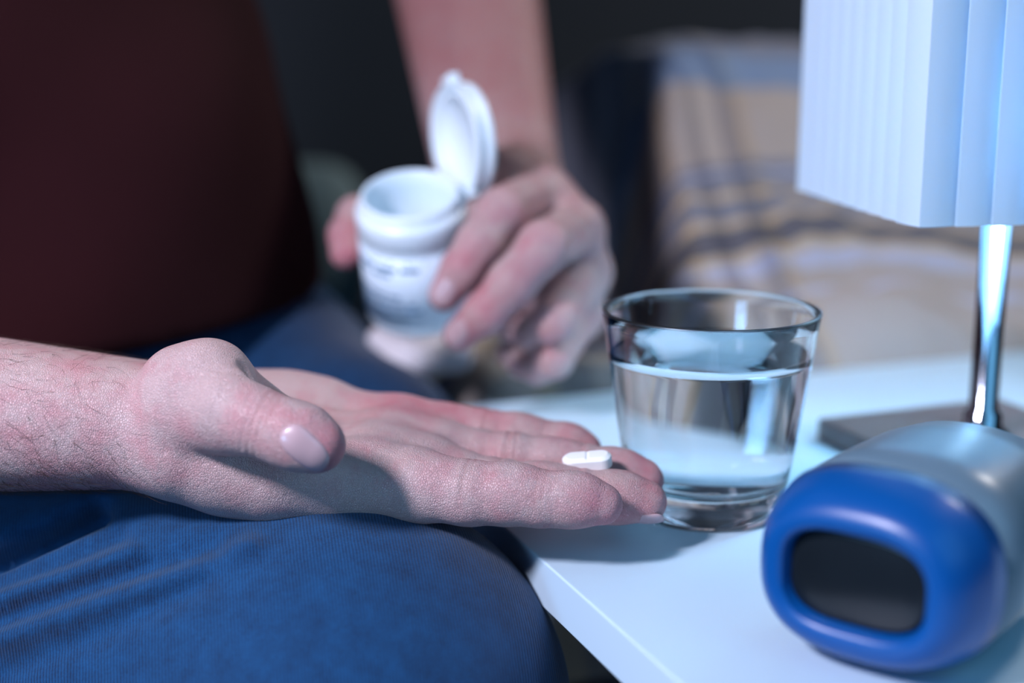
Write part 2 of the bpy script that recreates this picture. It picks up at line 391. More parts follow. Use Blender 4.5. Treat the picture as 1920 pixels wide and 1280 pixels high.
def zduvet(A, W):
    W2 = W + 0.02 * np.sin(A * 7)
    prof = np.interp(W2, [0.0, 0.02, 0.045, 0.105, 0.156, 0.207, 0.279, 0.347, 0.40, 0.48, 0.75, 1.1], [-0.13, -0.03, 0.001, 0.029, 0.062, 0.092, 0.135, 0.163, 0.175, 0.178, 0.10, 0.02])
    edge = ss(A - 0.42 * np.clip(W - 0.10, 0, 0.3), 0.125, 0.235)
    end = 1 - ss(A, 0.92, 1.02)
    z = -0.16 + (prof + 0.16) * edge * end
    z += 0.006 * noise2(A, W, 3, 28) * edge + 0.004 * noise2(A, W, 5, 70) * edge
    z += 0.007 * noise2(A * 1.3 + W, W * 1.5, 17, 40) * edge * np.exp(-((W - 0.05) / 0.06) ** 2)
    z += 0.018 * np.exp(-((A - 0.34) / 0.06) ** 2 - ((W - 0.06) / 0.03) ** 2) + 0.012 * np.exp(-((A - 0.24) / 0.03) ** 2 - ((W - 0.05) / 0.03) ** 2)
    return T + z
def uvduvet(A, W):
    V = np.interp(W + 0.006 * np.sin(A * 30), [0.0, 0.047, 0.105, 0.156, 0.207, 0.279, 0.347, 0.40, 1.1], [-0.15, 0, 0.2, 0.4, 0.567, 0.783, 0.917, 0.967, 2.9])
    V = np.clip(V, 0.002, 0.998)
    return (A - 0.10 - 0.5 * np.maximum(0.30 - W, 0) * -0.4 + 0.35 * np.maximum(W - 0.05, 0) ** 2 * -1.4) / 1.0, V
duvet = heightfield('plaid_duvet', 0.145, 1.05, 0.012, 1.0, 150, 150, zduvet, T - 0.170, M_duvet, uvduvet)
tag(duvet, 'plump cream, grey and blue plaid duvet heaped behind the glass and lamp', 'duvet')
g2 = (0.20, 0.19, 0.19); t2 = (0.30, 0.27, 0.245)
M_blanket = plaid_mat('plaid_wool_blanket', [(0, t2), (0.3, g2), (0.45, t2), (0.7, (0.13, 0.14, 0.19)), (0.85, t2)], [(0, one), (0.35, dk), (0.5, one), (0.75, yl), (0.85, dk)])
def zblk(A, W):
    z = -0.155 + 0.155 * ss(A, -0.02, 0.10) * ss(W, 0.01, 0.06) * (1 - ss(W, 0.2, 0.34)) * (1 - ss(A, 0.17, 0.26))
    return T + z + 0.010 * noise2(A, W, 9, 40) * ss(A, -0.02, 0.06) + 0.004 * noise2(A, W, 11, 90)
blk = heightfield('plaid_blanket', -0.06, 0.20, 0.012, 0.55, 80, 100, zblk, T - 0.1705, M_blanket, lambda A, W: (A * 7, W * 7))
tag(blk, 'dim brown and grey plaid blanket bunched on the bed under the hand with the bottle', 'blanket')

M_cushion = simple('grey_green_cotton', (0.16, 0.23, 0.24), 0.9, noise=0.1, nscale=20, bump=0.3, bscale=300)
def cushion(c, hx, hy, hz):
    vs, fs = [], []; n, m = 28, 40
    for i in range(n + 1):
        th = -math.pi / 2 + math.pi * i / n
        for j in range(m):
            ph = 2 * math.pi * j / m; cp = abs(math.cos(th)) ** .8; sg = lambda q, e_: math.copysign(abs(q) ** e_, q)
            vs.append(np.array(c) + [hx * cp * sg(math.cos(ph), .6), hy * sg(math.sin(th), 1.0), hz * cp * sg(math.sin(ph), .6)])
    for i in range(n):
        for j in range(m): j2 = (j + 1) % m; fs.append((i * m + j, i * m + j2, (i + 1) * m + j2, (i + 1) * m + j))
    return fix_normals(mesh_obj('cushion', vs, fs, M_cushion))
cus = cushion((-0.245, 1.66, T - 0.065), 0.075, 0.05, 0.105); tag(cus, 'small dim grey-green cushion standing on the bed behind the person', 'cushion')

# ------------------------------------------------------------------ drinking glass and water
gc = np.array([0.0777, 0.545, T]); H = 0.0825; ro, rb = 0.0427, 0.0300
def gro(z): return rb + (ro - rb) * (z / H) ** 0.93
prof = [(0.0, 0.0016), (0.018, 0.0012), (0.0255, 0.0), (0.0285, 0.0006), (0.0300, 0.003)]
prof += [(gro(z), z) for z in np.linspace(0.006, H - 0.001, 16)] + [(ro - 0.0002, H - 0.0003), (ro - 0.0009, H), (ro - 0.0017, H - 0.0003)]
gri = lambda z: gro(z) - 0.0019 - 0.0006 * (1 - z / H)
prof += [(gri(z), z) for z in np.linspace(H - 0.001, 0.018, 14)] + [(0.0265, 0.0145), (0.0225, 0.0125), (0.012, 0.0116), (0.0, 0.0113)]
glass = lathe('drinking_glass', prof, gc, (0, 0, 1), M_glass, seg=96)
glass.data.materials.append(glass_mat('fire_polished_rim', (0.96, 0.985, 1.0), 1.48, 0.35))
for p_ in glass.data.polygons:
    if p_.center.z > H - 0.0011: p_.material_index = 1
tag(glass, 'clear tapered thick-based tumbler, three quarters full of water, on the white table', 'glass')
WL = 0.0655; e = 0.00025
wp = [(0.0, 0.0113 - e), (0.012, 0.0116 - e), (0.0225, 0.0125 - e), (0.0265 + e, 0.0145), (gri(0.018) + e, 0.018)] + [(gri(z) + e, z) for z in np.linspace(0.022, WL + 0.0006, 12)]
wp += [(gri(WL) - 0.0006, WL + 0.00015), (gri(WL) - 0.0020, WL), (0.0, WL)]
water = lathe('water', wp, gc, (0, 0, 1), M_water, seg=96)
tag(water, 'clear still water filling the tumbler to below its rim', 'water')

# ------------------------------------------------------------------ table lamp
psi = R(8); LC = np.array([0.2105, 0.6145]); Ld = np.array([-math.sin(psi), math.cos(psi)]); Rd = np.array([math.cos(psi), math.sin(psi)])
lamp = thing('table_lamp', (LC[0], LC[1], T)); tag(lamp, 'table lamp with square white pleated shade, chrome pole and dark square base', 'lamp')
bs = 0.052; bh = 0.011
box('base', (LC[0], LC[1], T + bh / 2), AX, AY, (bs, bs, bh / 2), M_darkwood, lamp, 0.0015)
pole = lathe('pole', [(0.012, bh), (0.012, bh + 0.003), (0.0085, bh + 0.005), (0.0085, bh + 0.011), (0.0062, bh + 0.013), (0.0062, 0.26)], (LC[0], LC[1], T), (0, 0, 1), M_chrome, lamp, seg=40)
zb, zt = T + 0.115, T + 0.30
lathe('bulb_socket', [(0.013, 0.200), (0.015, 0.205), (0.015, 0.24), (0.010, 0.245)], (LC[0], LC[1] - 0.036, T), (0, 0, 1), M_plastic, lamp, seg=24)
M_bulb, _nt, _b = new_mat('glowing_bulb'); _b.inputs['Base Color'].default_value = (0.8, 0.9, 1, 1); _b.inputs['Emission Color'].default_value = (0.45, 0.76, 1.0, 1); _b.inputs['Emission Strength'].default_value = 46
lathe('light_bulb', [(0.0, 0.128)] + [(0.027 * math.sin(t), 0.155 - 0.027 * math.cos(t)) for t in np.linspace(0.15, 2.2, 14)] + [(0.013, 0.200)], (LC[0], LC[1] - 0.036, T), (0, 0, 1), M_bulb, lamp, seg=32)
hs = 0.0655
# square frame carrying the pleats: four thin rails top and bottom
shade = thing('shade', (0, 0, zb - T)); shade.parent = lamp
def shade_pt(u, v, z): q = LC + Rd * u + Ld * v; return np.array([q[0], q[1], z])
for z in (zb + 0.0035, zt - 0.0035):
    for s_ in (-1, 1):
        box('frame_rail', shade_pt(0, s_ * (hs - 0.0025), z), (*Rd, 0), (*Ld, 0), (hs - 0.001, 0.0008, 0.0025), M_shade, shade)
        box('frame_rail', shade_pt(s_ * (hs - 0.0025), 0, z), (*Ld, 0), (*Rd, 0), (hs - 0.004, 0.0008, 0.0025), M_shade, shade)
box('spider_bar', shade_pt(0, 0, T + 0.244), (*Rd, 0), (*Ld, 0), (hs - 0.003, 0.0015, 0.001), M_chrome, shade)
for s_ in (-1, 1):  # inner panels added to stop bulb light leaking between the pleats
    box('light_block_lining', shade_pt(0, s_ * (hs - 0.0042), (zb + zt) / 2), (*Rd, 0), (*Ld, 0), (hs - 0.004, 0.0003, (zt - zb) / 2 - 0.001), M_shade, shade)
    box('light_block_lining', shade_pt(s_ * (hs - 0.0042), 0, (zb + zt) / 2), (*Ld, 0), (*Rd, 0), (hs - 0.0045, 0.0003, (zt - zb) / 2 - 0.001), M_shade, shade)
NP = 9; pw = 2 * hs / NP
def pleat_mesh():
    # one overlapping vertical strip: lapped, very slightly bowed, 0.7 mm thick
    xs = np.linspace(-pw / 2 - 0.0018, pw / 2, 8); vs = []
    for z in (zb - T, zt - T):
        for side in (0, 1):
            for x in xs:
                t = (x - xs[0]) / (xs[-1] - xs[0]); y = 0.0030 * (t ** 0.8) + 0.0007 * math.sin(math.pi * t) + (0.0006 if side else 0)
                vs.append((x, y, z))
    n = len(xs); fs = []
    I = lambda zi, s_, i: zi * 2 * n + s_ * n + i
    for i in range(n - 1):
        fs.append((I(0, 0, i), I(0, 0, i + 1), I(1, 0, i + 1), I(1, 0, i))); fs.append((I(0, 1, i + 1), I(0, 1, i), I(1, 1, i), I(1, 1, i + 1)))
        fs.append((I(0, 0, i + 1), I(0, 0, i), I(0, 1, i), I(0, 1, i + 1))); fs.append((I(1, 0, i), I(1, 0, i + 1), I(1, 1, i + 1), I(1, 1, i)))
    for i, fl in ((0, 1), (n - 1, 0)):
        f = (I(0, 0, i), I(1, 0, i), I(1, 1, i), I(0, 1, i)); fs.append(f if not fl else f[::-1])
    o = fix_normals(mesh_obj('pleat', vs, fs, M_shade, smooth=True, origin=(0, 0, 0)))
    es = o.modifiers.new('split', 'EDGE_SPLIT'); es.split_angle = R(40)
    return o
p0 = pleat_mesh(); first = True
for fc in range(4):
    ang = psi + fc * math.pi / 2
    for k in range(NP):
        o = p0 if first else p0.copy()
        if not first: COL.objects.link(o)
        first = False; o.parent = shade
        u = -hs + pw * (k + 0.5); lx, ly = u, hs - 0.0012
        o.location = (lx * math.cos(ang) - ly * math.sin(ang), lx * math.sin(ang) + ly * math.cos(ang), -(zb - T))
        o.rotation_euler = (0, 0, ang)
lvs, lfs = tube_pts(catmull([(LC[0] + 0.03, LC[1] + 0.03, T + 0.004), (LC[0] + 0.07, LC[1] + 0.075, T + 0.003), (0.345, 0.70, T + 0.003), (0.42, 0.76, T + 0.003)]), 0.0026)
mesh_obj('power_cord', lvs, lfs, M_cord, lamp)

# ------------------------------------------------------------------ clock
ccn = np.array([0.0985, 0.389, T]); fn = nrm([-0.62, -0.785, 0]); fx = np.array([-fn[1], fn[0], 0]); fz = np.array([0, 0, 1.0])   # normal / width / up
if fx[0] < 0: fx = -fx
clock = thing('digital_clock', ccn); tag(clock, 'rounded clock with blue bezel, blank black display and grey body at the table front', 'clock')
ZC = 0.0306
def sq(a, W, Hh, n):
    c, s_ = math.cos(a), math.sin(a)
    return W * math.copysign(abs(c) ** (2 / n), c), Hh * math.copysign(abs(s_) ** (2 / n), s_)
def loft(name, rings, mat, parent, seg=72, cap0=True, cap1=True):
    vs, fs = [], []
    for (dpt, W, Hh, n) in rings:
        for k in range(seg):
            x, z = sq(2 * math.pi * k / seg, W, Hh, n); vs.append(ccn + fx * x + fz * (ZC + z) - fn * dpt)
    for i in range(len(rings) - 1):
        for k in range(seg):
            k2 = (k + 1) % seg; fs.append((i * seg + k, i * seg + k2, (i + 1) * seg + k2, (i + 1) * seg + k))
    if cap0: fs.append(tuple(range(seg)))
    if cap1: fs.append(tuple((len(rings) - 1) * seg + k for k in range(seg)))
    return fix_normals(mesh_obj(name, vs, fs, mat, parent))
loft('bezel', [(0.0062, 0.0212, 0.0139, 3.2), (0.0030, 0.0220, 0.0147, 3.2), (0.0012, 0.0224, 0.0150, 3.1), (0.0000, 0.0230, 0.0155, 2.9), (-0.0006, 0.0252, 0.0178, 2.8), (0.0000, 0.0276, 0.0204, 2.7), (0.0018, 0.0298, 0.0228, 2.6),
               (0.0048, 0.0320, 0.0252, 2.55), (0.009, 0.0340, 0.0272, 2.5), (0.016, 0.0360, 0.0292, 2.5), (0.023, 0.0372, 0.0302, 2.5), (0.023, 0.0345, 0.0275, 2.5)], M_bezel, clock, cap0=False, cap1=False)
loft('display', [(0.0040, 0.0200, 0.0128, 3.2), (0.0043, 0.0213, 0.0140, 3.2), (0.0060, 0.0213, 0.0140, 3.2)], M_screen, clock)
loft('body', [(0.0068, 0.030, 0.022, 2.5), (0.0235, 0.0345, 0.0275, 2.5), (0.0236, 0.0370, 0.0300, 2.5), (0.045, 0.0378, 0.0305, 2.45), (0.075, 0.0374, 0.0302, 2.4), (0.092, 0.035, 0.0285, 2.4), (0.100, 0.028, 0.023, 2.3), (0.102, 0.018, 0.015, 2.2)], M_clockbody, clock)

# ------------------------------------------------------------------ white pill on the fingertips
def mesh_from(G, arr, name, mat, parent=None, attr_fn=None):
    v, q = to_mesh(G, arr, name, mat)
    at = attr_fn(v) if attr_fn else None
    o = mesh_obj(name, v, np.ascontiguousarray(q), mat, parent, attr=at)
    return o
PC = P(1101, 865, 0.528); pu = nrm(CV(1.0, 0.085, -0.10)); pn = nrm(CV(0.02, 0.90, -0.42)); pn = nrm(pn - pu * np.dot(pn, pu)); pv = np.cross(pn, pu)
def build_pill():
    g = Grid((-0.012, -0.007, -0.006), (0.012, 0.007, 0.006), 0.00016); X = g.xyz(tuple(slice(0, n) for n in g.n))
    L2, Rr, Ht = 0.0052, 0.0040, 0.0031
    d2 = np.sqrt((np.maximum(np.abs(X[0]) - L2, 0)) ** 2 + X[1] ** 2) - Rr
    # side wall meets a bevelled, slightly domed top
    top = np.abs(X[2]) - (Ht - 0.35 * np.maximum(d2 + 0.0014, 0) * 2.0 - 0.04 * (d2 + Rr))
    k = 0.00035; a = -smin(-d2, -top, k)
    gd = np.sqrt((X[0] - 0.0002) ** 2 + (np.maximum(np.abs(X[2] - Ht) - 0.0002, 0)) ** 2) + 0 * X[1]
    a = a + 0.00065 * np.exp(-(gd / 0.00042) ** 2)
    v, q = to_mesh(g, a.astype(np.float32), 'pill', M_pill)
    v = PC + v[:, :1] * pu + v[:, 1:2] * pv + v[:, 2:3] * pn
    return mesh_obj('pill', v, np.ascontiguousarray(q), M_pill)
pill = build_pill(); tag(pill, 'white oblong scored tablet resting on the open hand near the fingertips', 'pill')

# ------------------------------------------------------------------ pill bottle with open flip lid
ba = nrm(CV(-0.035, 0.809, -0.588)); rimc = P(768, 361, 0.682); BL = 0.069; bc = rimc - ba * BL
bottle = thing('pill_bottle', bc); tag(bottle, 'small white pill bottle with its flip lid open, held in the raised hand', 'bottle')
rB = 0.0268
jar = [(0.0, 0.0012), (0.019, 0.001), (0.0225, 0.0), (rB - 0.0018, 0.0015), (rB - 0.0004, 0.0045), (rB - 0.0003, 0.008), (rB - 0.0003, 0.050), (rB - 0.0002, 0.0515), (rB + 0.0002, 0.052), (rB + 0.0003, 0.0605),
       (rB - 0.0003, 0.0625), (rB - 0.0022, 0.0632), (rB - 0.0024, 0.0665), (rB - 0.0030, 0.0685), (rB - 0.0042, BL), (rB - 0.0052, 0.0680), (rB - 0.0056, 0.060), (rB - 0.0056, 0.006), (rB - 0.010, 0.0035), (0.0, 0.003)]
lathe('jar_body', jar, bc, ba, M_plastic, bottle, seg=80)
def cyl_patch(name, r, z0, z1, a0, a1, mat, parent, thick=0.00015, n=24, xr=None):
    x = nrm(np.array(xr) - ba * np.dot(xr, ba)); y = np.cross(ba, x); vs, fs = [], []
    for rr in (r, r + thick):
        for z in (z0, z1):
            for i in range(n + 1):
                a = a0 + (a1 - a0) * i / n; vs.append(bc + ba * z + rr * (x * math.cos(a) + y * math.sin(a)))
    I = lambda s_, z, i: (s_ * 2 + z) * (n + 1) + i
    for i in range(n):
        fs += [(I(1, 0, i), I(1, 0, i + 1), I(1, 1, i + 1), I(1, 1, i)), (I(0, 0, i + 1), I(0, 0, i), I(0, 1, i), I(0, 1, i + 1)),
               (I(0, 0, i), I(0, 0, i + 1), I(1, 0, i + 1), I(1, 0, i)), (I(1, 1, i), I(1, 1, i + 1), I(0, 1, i + 1), I(0, 1, i))]
    fs += [(I(0, 0, 0), I(1, 0, 0), I(1, 1, 0), I(0, 1, 0)), (I(0, 0, n), I(0, 1, n), I(1, 1, n), I(1, 0, n))]
    return fix_normals(mesh_obj(name, vs, fs, mat, parent))
front = CV(0, 0, -1)
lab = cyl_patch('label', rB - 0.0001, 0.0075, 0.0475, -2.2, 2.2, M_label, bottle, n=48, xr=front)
random.seed(3)
yax = np.cross(ba, nrm(front - ba * np.dot(front, ba))); sgn = 1 if yax[0] > 0 else -1
for (z, h_, spans) in [(0.0455, 0.0012, [(-1.35, 1.2)]), (0.0415, 0.0024, [(-1.3, -0.75), (-0.68, -0.30), (-0.22, 0.12)]), (0.0375, 0.0022, [(-1.25, -0.9), (-0.82, -0.42)]),
                       (0.0255, 0.0018, [(-1.3, -1.0), (-0.95, -0.55), (-0.5, -0.28)]), (0.0215, 0.0018, [(-1.3, -0.85), (-0.78, -0.5), (-0.44, -0.2), (-0.14, 0.02)]), (0.0175, 0.0018, [(-1.2, -0.9), (-0.84, -0.36), (-0.3, 0.12)])]:
    for (a0, a1) in spans:
        cyl_patch('printed_line', rB + 0.00006, z - h_ / 2, z + h_ / 2, sgn * a0, sgn * a1, M_print, lab, thick=0.00006, n=8, xr=front)
up = nrm(CV(-0.215, 0.972, 0.06)); ln = nrm(CV(-0.885, -0.19, -0.42)); ln = nrm(ln - up * np.dot(ln, up)); lc = P(868, 262, 0.698)
rL = 0.0280
lidp = [(0.0, -0.0015), (0.021, -0.0015), (0.0215, 0.0035), (0.0232, 0.0037), (0.0235, -0.001), (rL - 0.0022, -0.001), (rL - 0.0018, 0.0050), (rL - 0.0004, 0.0052), (rL, 0.0045), (rL, 0.0022), (rL - 0.0005, 0.0020), (rL - 0.0005, -0.0012), (rL, -0.0014), (rL - 0.0003, -0.0045), (rL - 0.004, -0.0062), (rL - 0.012, -0.0072), (0.0, -0.0078)]
lid = lathe('lid', lidp, lc, ln, M_plastic, bottle, seg=80, xref=up)
side = np.cross(up, ln)
def rib_block(name, c, ax, ay, half, parent): return box(name, c, ax, ay, half, M_plastic, parent, 0.0008)
rib_block('thumb_tab', lc + up * (rL + 0.0018) - ln * 0.0005, side, up, (0.0055, 0.0028, 0.0028), lid)
hp = P(878, 357, 0.694)
rib_block('hinge', hp, side, up, (0.0062, 0.0045, 0.0022), bottle)

# ------------------------------------------------------------------ the person
BOUND = []
def pts(seq): return [(P(x, y, d), r * 0.001) for (x, y, d, r) in seq]
RH_FINGERS = {
 'index':  [(650, 905, .520, 13.2), (780, 915, .512, 12.0), (880, 923, .507, 11.3), (950, 928, .5045, 10.3), (1012, 934, .502, 9.6), (1070, 939, .5005, 9.0), (1128, 945, .500, 7.4)],
 'middle': [(690, 872, .541, 13.0), (820, 895, .533, 11.4), (935, 915, .528, 10.6), (1010, 921, .526, 9.7), (1085, 928, .5235, 9.3), (1150, 934, .522, 8.9), (1210, 940, .521, 7.9)],
 'ring':   [(725, 845, .562, 12.6), (850, 855, .556, 10.6), (960, 862, .551, 10.3), (1030, 870, .549, 9.2), (1092, 878, .547, 9.0), (1150, 888, .545, 8.7), (1206, 899, .543, 7.9)],
 'pinky':  [(745, 806, .583, 11.8), (840, 806, .580, 9.4), (912, 811, .577, 9.2), (965, 817, .5755, 8.2), (1018, 826, .574, 8.0), (1060, 834, .5725, 7.6), (1097, 843, .571, 6.7)],
}
def build_right():
    lo = P(-640, 1000, .56); 
    G = Grid((-0.315, 0.415, T - 0.03), (0.072, 0.625, T + 0.115), 0.00072)
    palm = G.a.copy()
    C = lambda *a, **k: cone(G, palm, *a, **k)
    E_R = np.array([-0.385, 0.50, T + 0.066])
    w_n, w_f = P(300, 806, .515), P(300, 792, .556)
    e_n, e_f = E_R + [0, -0.012, 0], E_R + [0, 0.025, 0.0]
    # forearm: radius / ulna / flexor bulk
    C(w_n, .0205, e_n, .040, k=.018); C(w_f, .0190, e_f, .038, k=.018)
    C(P(310, 790, .535), .0195, (w_f + e_n) / 2 + [-.05, 0, .004], .034, k=.018)
    C(P(200, 770, .53), .006, P(330, 790, .53), .005, k=.012)
    # metacarpals
    C(P(330, 815, .515), .0190, P(430, 868, .520), .0168, k=.012); C(P(430, 868, .520), .0168, P(520, 900, .520), .0140, k=.010); C(P(520, 900, .520), .0140, P(655, 908, .519), .0133, k=.010)
    C(P(350, 815, .540), .0170, P(690, 878, .542), .0132, k=.010)
    C(P(350, 800, .560), .0165, P(725, 848, .562), .0128, k=.010)
    C(P(340, 790, .575), .0165, P(540, 785, .585), .0155, k=.012); C(P(540, 785, .585), .0155, P(745, 804, .584), .0120, k=.010)
    # hypothenar, distal pads
    C(P(420, 770, .578), .0165, P(600, 775, .582), .0130, k=.012)
    C(P(700, 800, .578), .0105, P(800, 812, .574), .0085, k=.010)
    C(P(690, 830, .555), .0100, P(815, 842, .552), .0092, k=.010)
    C(P(690, 862, .535), .0100, P(800, 880, .534), .0092, k=.010)
    # web skin and first interosseous between thumb and index
    C(P(350, 840, .508), .0170, P(500, 893, .508), .0120, k=.010); C(P(430, 880, .510), .0120, P(620, 905, .512), .0110, k=.010)
    C(P(440, 790, .520), .0120, P(560, 840, .528), .0080, k=.014)
    for (a1, b1) in (((785, 893, .518), (795, 880, .533)), ((790, 880, .533), (815, 848, .556)), ((815, 848, .556), (812, 812, .578))):
        C(P(*a1), .0098, P(*b1), .0094, k=.008)
    for (a1, b1) in (((700, 885, .520), (720, 868, .540)), ((720, 868, .540), (740, 838, .560)), ((740, 838, .560), (755, 806, .580))):
        C(P(*a1), .0118, P(*b1), .0112, k=.010)
    # palm creases
    groove(G, palm, [P(560, 770, .55), P(640, 800, .54), P(720, 850, .53), P(760, 880, .515)], .0010, .0013)
    groove(G, palm, [P(730, 768, .57), P(700, 800, .56), P(640, 812, .55), P(560, 800, .545)], .0008, .0013)
    groove(G, palm, [P(296, 770, .496), P(318, 830, .493), P(365, 880, .497), P(430, 922, .508), P(520, 966, .518)], .0022, .0032)
    res = palm.copy()
    # thumb: metacarpal mound, proximal and distal phalanx, bent over the palm
    th = G.a.copy() * 0 + 1.0
    tp = pts([(322, 785, .510, 15.5), (352, 738, .506, 17.0), (388, 722, .499, 15.0), (430, 765, .487, 12.2), (480, 790, .481, 10.9), (540, 812, .477, 10.6), (575, 824, .476, 10.2), (600, 836, .475, 8.4)])
    chain(G, th, tp, k=.005)
    cone(G, th, P(345, 780, .500), .0140, P(430, 795, .490), .0100, k=.008)
    cone(G, th, P(400, 718, .508), .0130, P(520, 775, .522), .0075, k=.008)
    # wrinkles over the thumb joint
    for (x, y, s_) in ((466, 785, .6), (478, 789, .8), (492, 794, .9), (506, 799, .6)):
        ring_groove(G, th, P(x, y, .480), CV(0.95, -0.32, -.1), .0135, CV(-0.1, .1, -1), .00026 * s_, .0006)
    for i in range(4):
        groove(G, th, [P(330 + 12 * i, 668 + 12 * i, .488), P(380 + 8 * i, 655 + 13 * i, .482), P(440 + 4 * i, 672 + 14 * i, .482), P(480 - 2 * i, 705 + 10 * i, .486)], .0004, .0008)
    groove(G, th, [P(468, 690, .492), P(485, 718, .488), P(528, 738, .494)], .0042, .0032)
    res = smin(res, th, .0035)
    for nm, seq in RH_FINGERS.items():
        f = pts(seq); sl = G.box([p for p, r in f], .024); sub = np.full_like(G.a, 1.0) if False else None
        tmp = np.full(G.a.shape, 1.0, np.float32) if False else None
        F = Sub(G, sl); chain(F, F.a, f, k=.004)
        a_, b_ = f[0][0], f[-1][0]
        for j, (dep, wd) in ((2, (.00050, .0010)), (4, (.00038, .0009))):
            ax = f[j + 1][0] - f[j - 1][0] + np.random.randn(3) * .0012
            ring_groove(F, F.a, f[j][0], ax, f[j][1], CV(0, .85, -.45), dep, wd)
            ring_groove(F, F.a, f[j][0] + nrm(ax) * .0022, ax + np.random.randn(3) * .002, f[j][1], CV(0, .85, -.45), dep * .7, .0006)
            ring_groove(F, F.a, f[j][0] - nrm(ax) * .0018, ax + np.random.randn(3) * .002, f[j][1], CV(0, .85, -.45), dep * .5, .0006)
        # pulp bulges between creases
        for j, rr in ((1, .0), (3, .0006), (5, .0008)):
            pu_ = f[j][0] + CV(0, .9, -.4) * f[j][1] * 0.22
            cone(F, F.a, pu_, f[j][1] * .85 + rr * .6, pu_ + (f[j + 1][0] - f[j][0]) * .35, f[j][1] * .84 + rr, k=.004)
        comb = smin(palm[sl], F.a, .006)
        res[sl] = np.minimum(res[sl], comb)
    return G, res
class Sub:
    def __init__(s, G, sl):
        s.o = G.o + G.h * np.array([q.start for q in sl]); s.h = G.h; s.n = np.array([q.stop - q.start for q in sl]); s.a = np.full(s.n, 1.0, np.float32)
    box = Grid.box; xyz = Grid.xyz

def build_left():
    G = Grid((-0.11, 0.62, T - 0.03), (0.085, 1.04, T + 0.31), 0.0016)
    palm = np.full(G.n, 1.0, np.float32); C = lambda *a, **k: cone(G, palm, *a, **k)
    W = P(930, 300, .80); E_L = P(840, -230, .97)
    C(W + [-.012, 0, 0], .0235, E_L + [-.01, 0, 0], .044, k=.02); C(W + [.014, 0.004, 0], .0215, E_L + [.012, 0, 0], .042, k=.02)
    mc = {'i': (P(1015, 362, .722), .0135), 'm': (P(1080, 428, .712), .0140), 'r': (P(1098, 510, .716), .0130), 'p': (P(1090, 590, .724), .0115)}
    ws = {'i': P(930, 325, .785), 'm': P(955, 335, .785), 'r': P(975, 350, .79), 'p': P(985, 370, .795)}
    for q in 'imrp': C(ws[q], .019, mc[q][0], mc[q][1], k=.014)
    C(P(960, 430, .775), .020, P(1010, 540, .75), .018, k=.015); C(P(900, 400, .775), .018, P(1000, 470, .76), .02, k=.014)
    res = palm.copy()
    fs = {'i': [(1015, 362, .722, 13), (940, 398, .676, 11.6), (900, 455, .668, 10.6), (866, 505, .667, 9.6), (833, 553, .668, 7.8)],
          'm': [(1080, 428, .712, 13), (1020, 462, .660, 12.0), (960, 530, .654, 10.8), (908, 588, .656, 9.6), (860, 628, .664, 7.6)],
          'r': [(1098, 510, .716, 12), (1042, 604, .672, 9.8), (1000, 622, .692, 8.8), (965, 610, .71, 8.2), (935, 590, .722, 7.6)],
          'p': [(1090, 590, .724, 10.5), (1040, 676, .684, 8.4), (1010, 690, .70, 7.6), (980, 680, .712, 7.2), (955, 660, .722, 6.6)],
          't': [(915, 370, .775, 17), (850, 410, .775, 13.5), (745, 405, .757, 11.2), (668, 405, .738, 9.8), (650, 440, .728, 9.0), (648, 475, .720, 8.0)]}
    for nm, seq in fs.items():
        f = pts(seq); sl = G.box([p for p, r in f], .024); F = Sub(G, sl); chain(F, F.a, f, k=.004)
        res[sl] = np.minimum(res[sl], smin(palm[sl], F.a, .006))
    return G, res

HIP_R, HIP_L = np.array([-0.335, 0.665, T - 0.080]), np.array([-0.215, 0.925, T - 0.045])
SH_R, SH_L = np.array([-0.36, 0.62, T + 0.46]), np.array([-0.215, 0.95, T + 0.52])
FAC = nrm([0.89, -0.46, 0.0]); LAT = nrm([0.46, 0.89, 0.0])
EL_R = np.array([-0.385, 0.50, T + 0.066]); EL_L = P(840, -230, .97)
KN_R = np.array([-0.060, 0.487, T - 0.060]); KN_L = np.array([-0.100, 0.750, T - 0.062])
FT_R = np.array([-0.13, 0.46, 0.09]); FT_L = np.array([-0.15, 0.62, 0.09])
MID = (HIP_R + HIP_L) / 2; CH = (SH_R + SH_L) / 2 - np.array([0, 0, 0.12])
HEAD = (SH_R + SH_L) / 2 + FAC * 0.035 + np.array([0, 0, 0.245])
def torso(G, a, g=0.0):
    cone(G, a, MID + [0, 0, -.01] + FAC * .005, .162 + g, MID + [0, 0, .16] + FAC * .02, .150 + g, k=.05, flat=(FAC, 1.30))
    cone(G, a, MID + [0, 0, .16] + FAC * .005, .148 + g, CH - FAC * .03, .155 + g, k=.05, flat=(FAC, 1.42))
    cone(G, a, CH - FAC * .03, .155 + g, CH + [0, 0, .06] - FAC * .03, .145 + g, k=.05, flat=(FAC, 1.5))
    cone(G, a, SH_R - LAT * -.03, .058 + g, SH_L + LAT * -.03, .058 + g, k=.05)
def legs(G, a, g=0.0):
    for h_, kn, ft, s_ in ((HIP_R, KN_R, FT_R, 0), (HIP_L, KN_L, FT_L, 1)):
        cone(G, a, h_, .098 + g, (h_ + kn) / 2, .086 + g, k=.03); cone(G, a, (h_ + kn) / 2, .086 + g, kn, .0745 + g, k=.03)
        cone(G, a, kn + [0, 0, -.005], .068 + g, ft, .048 + g, k=.03)
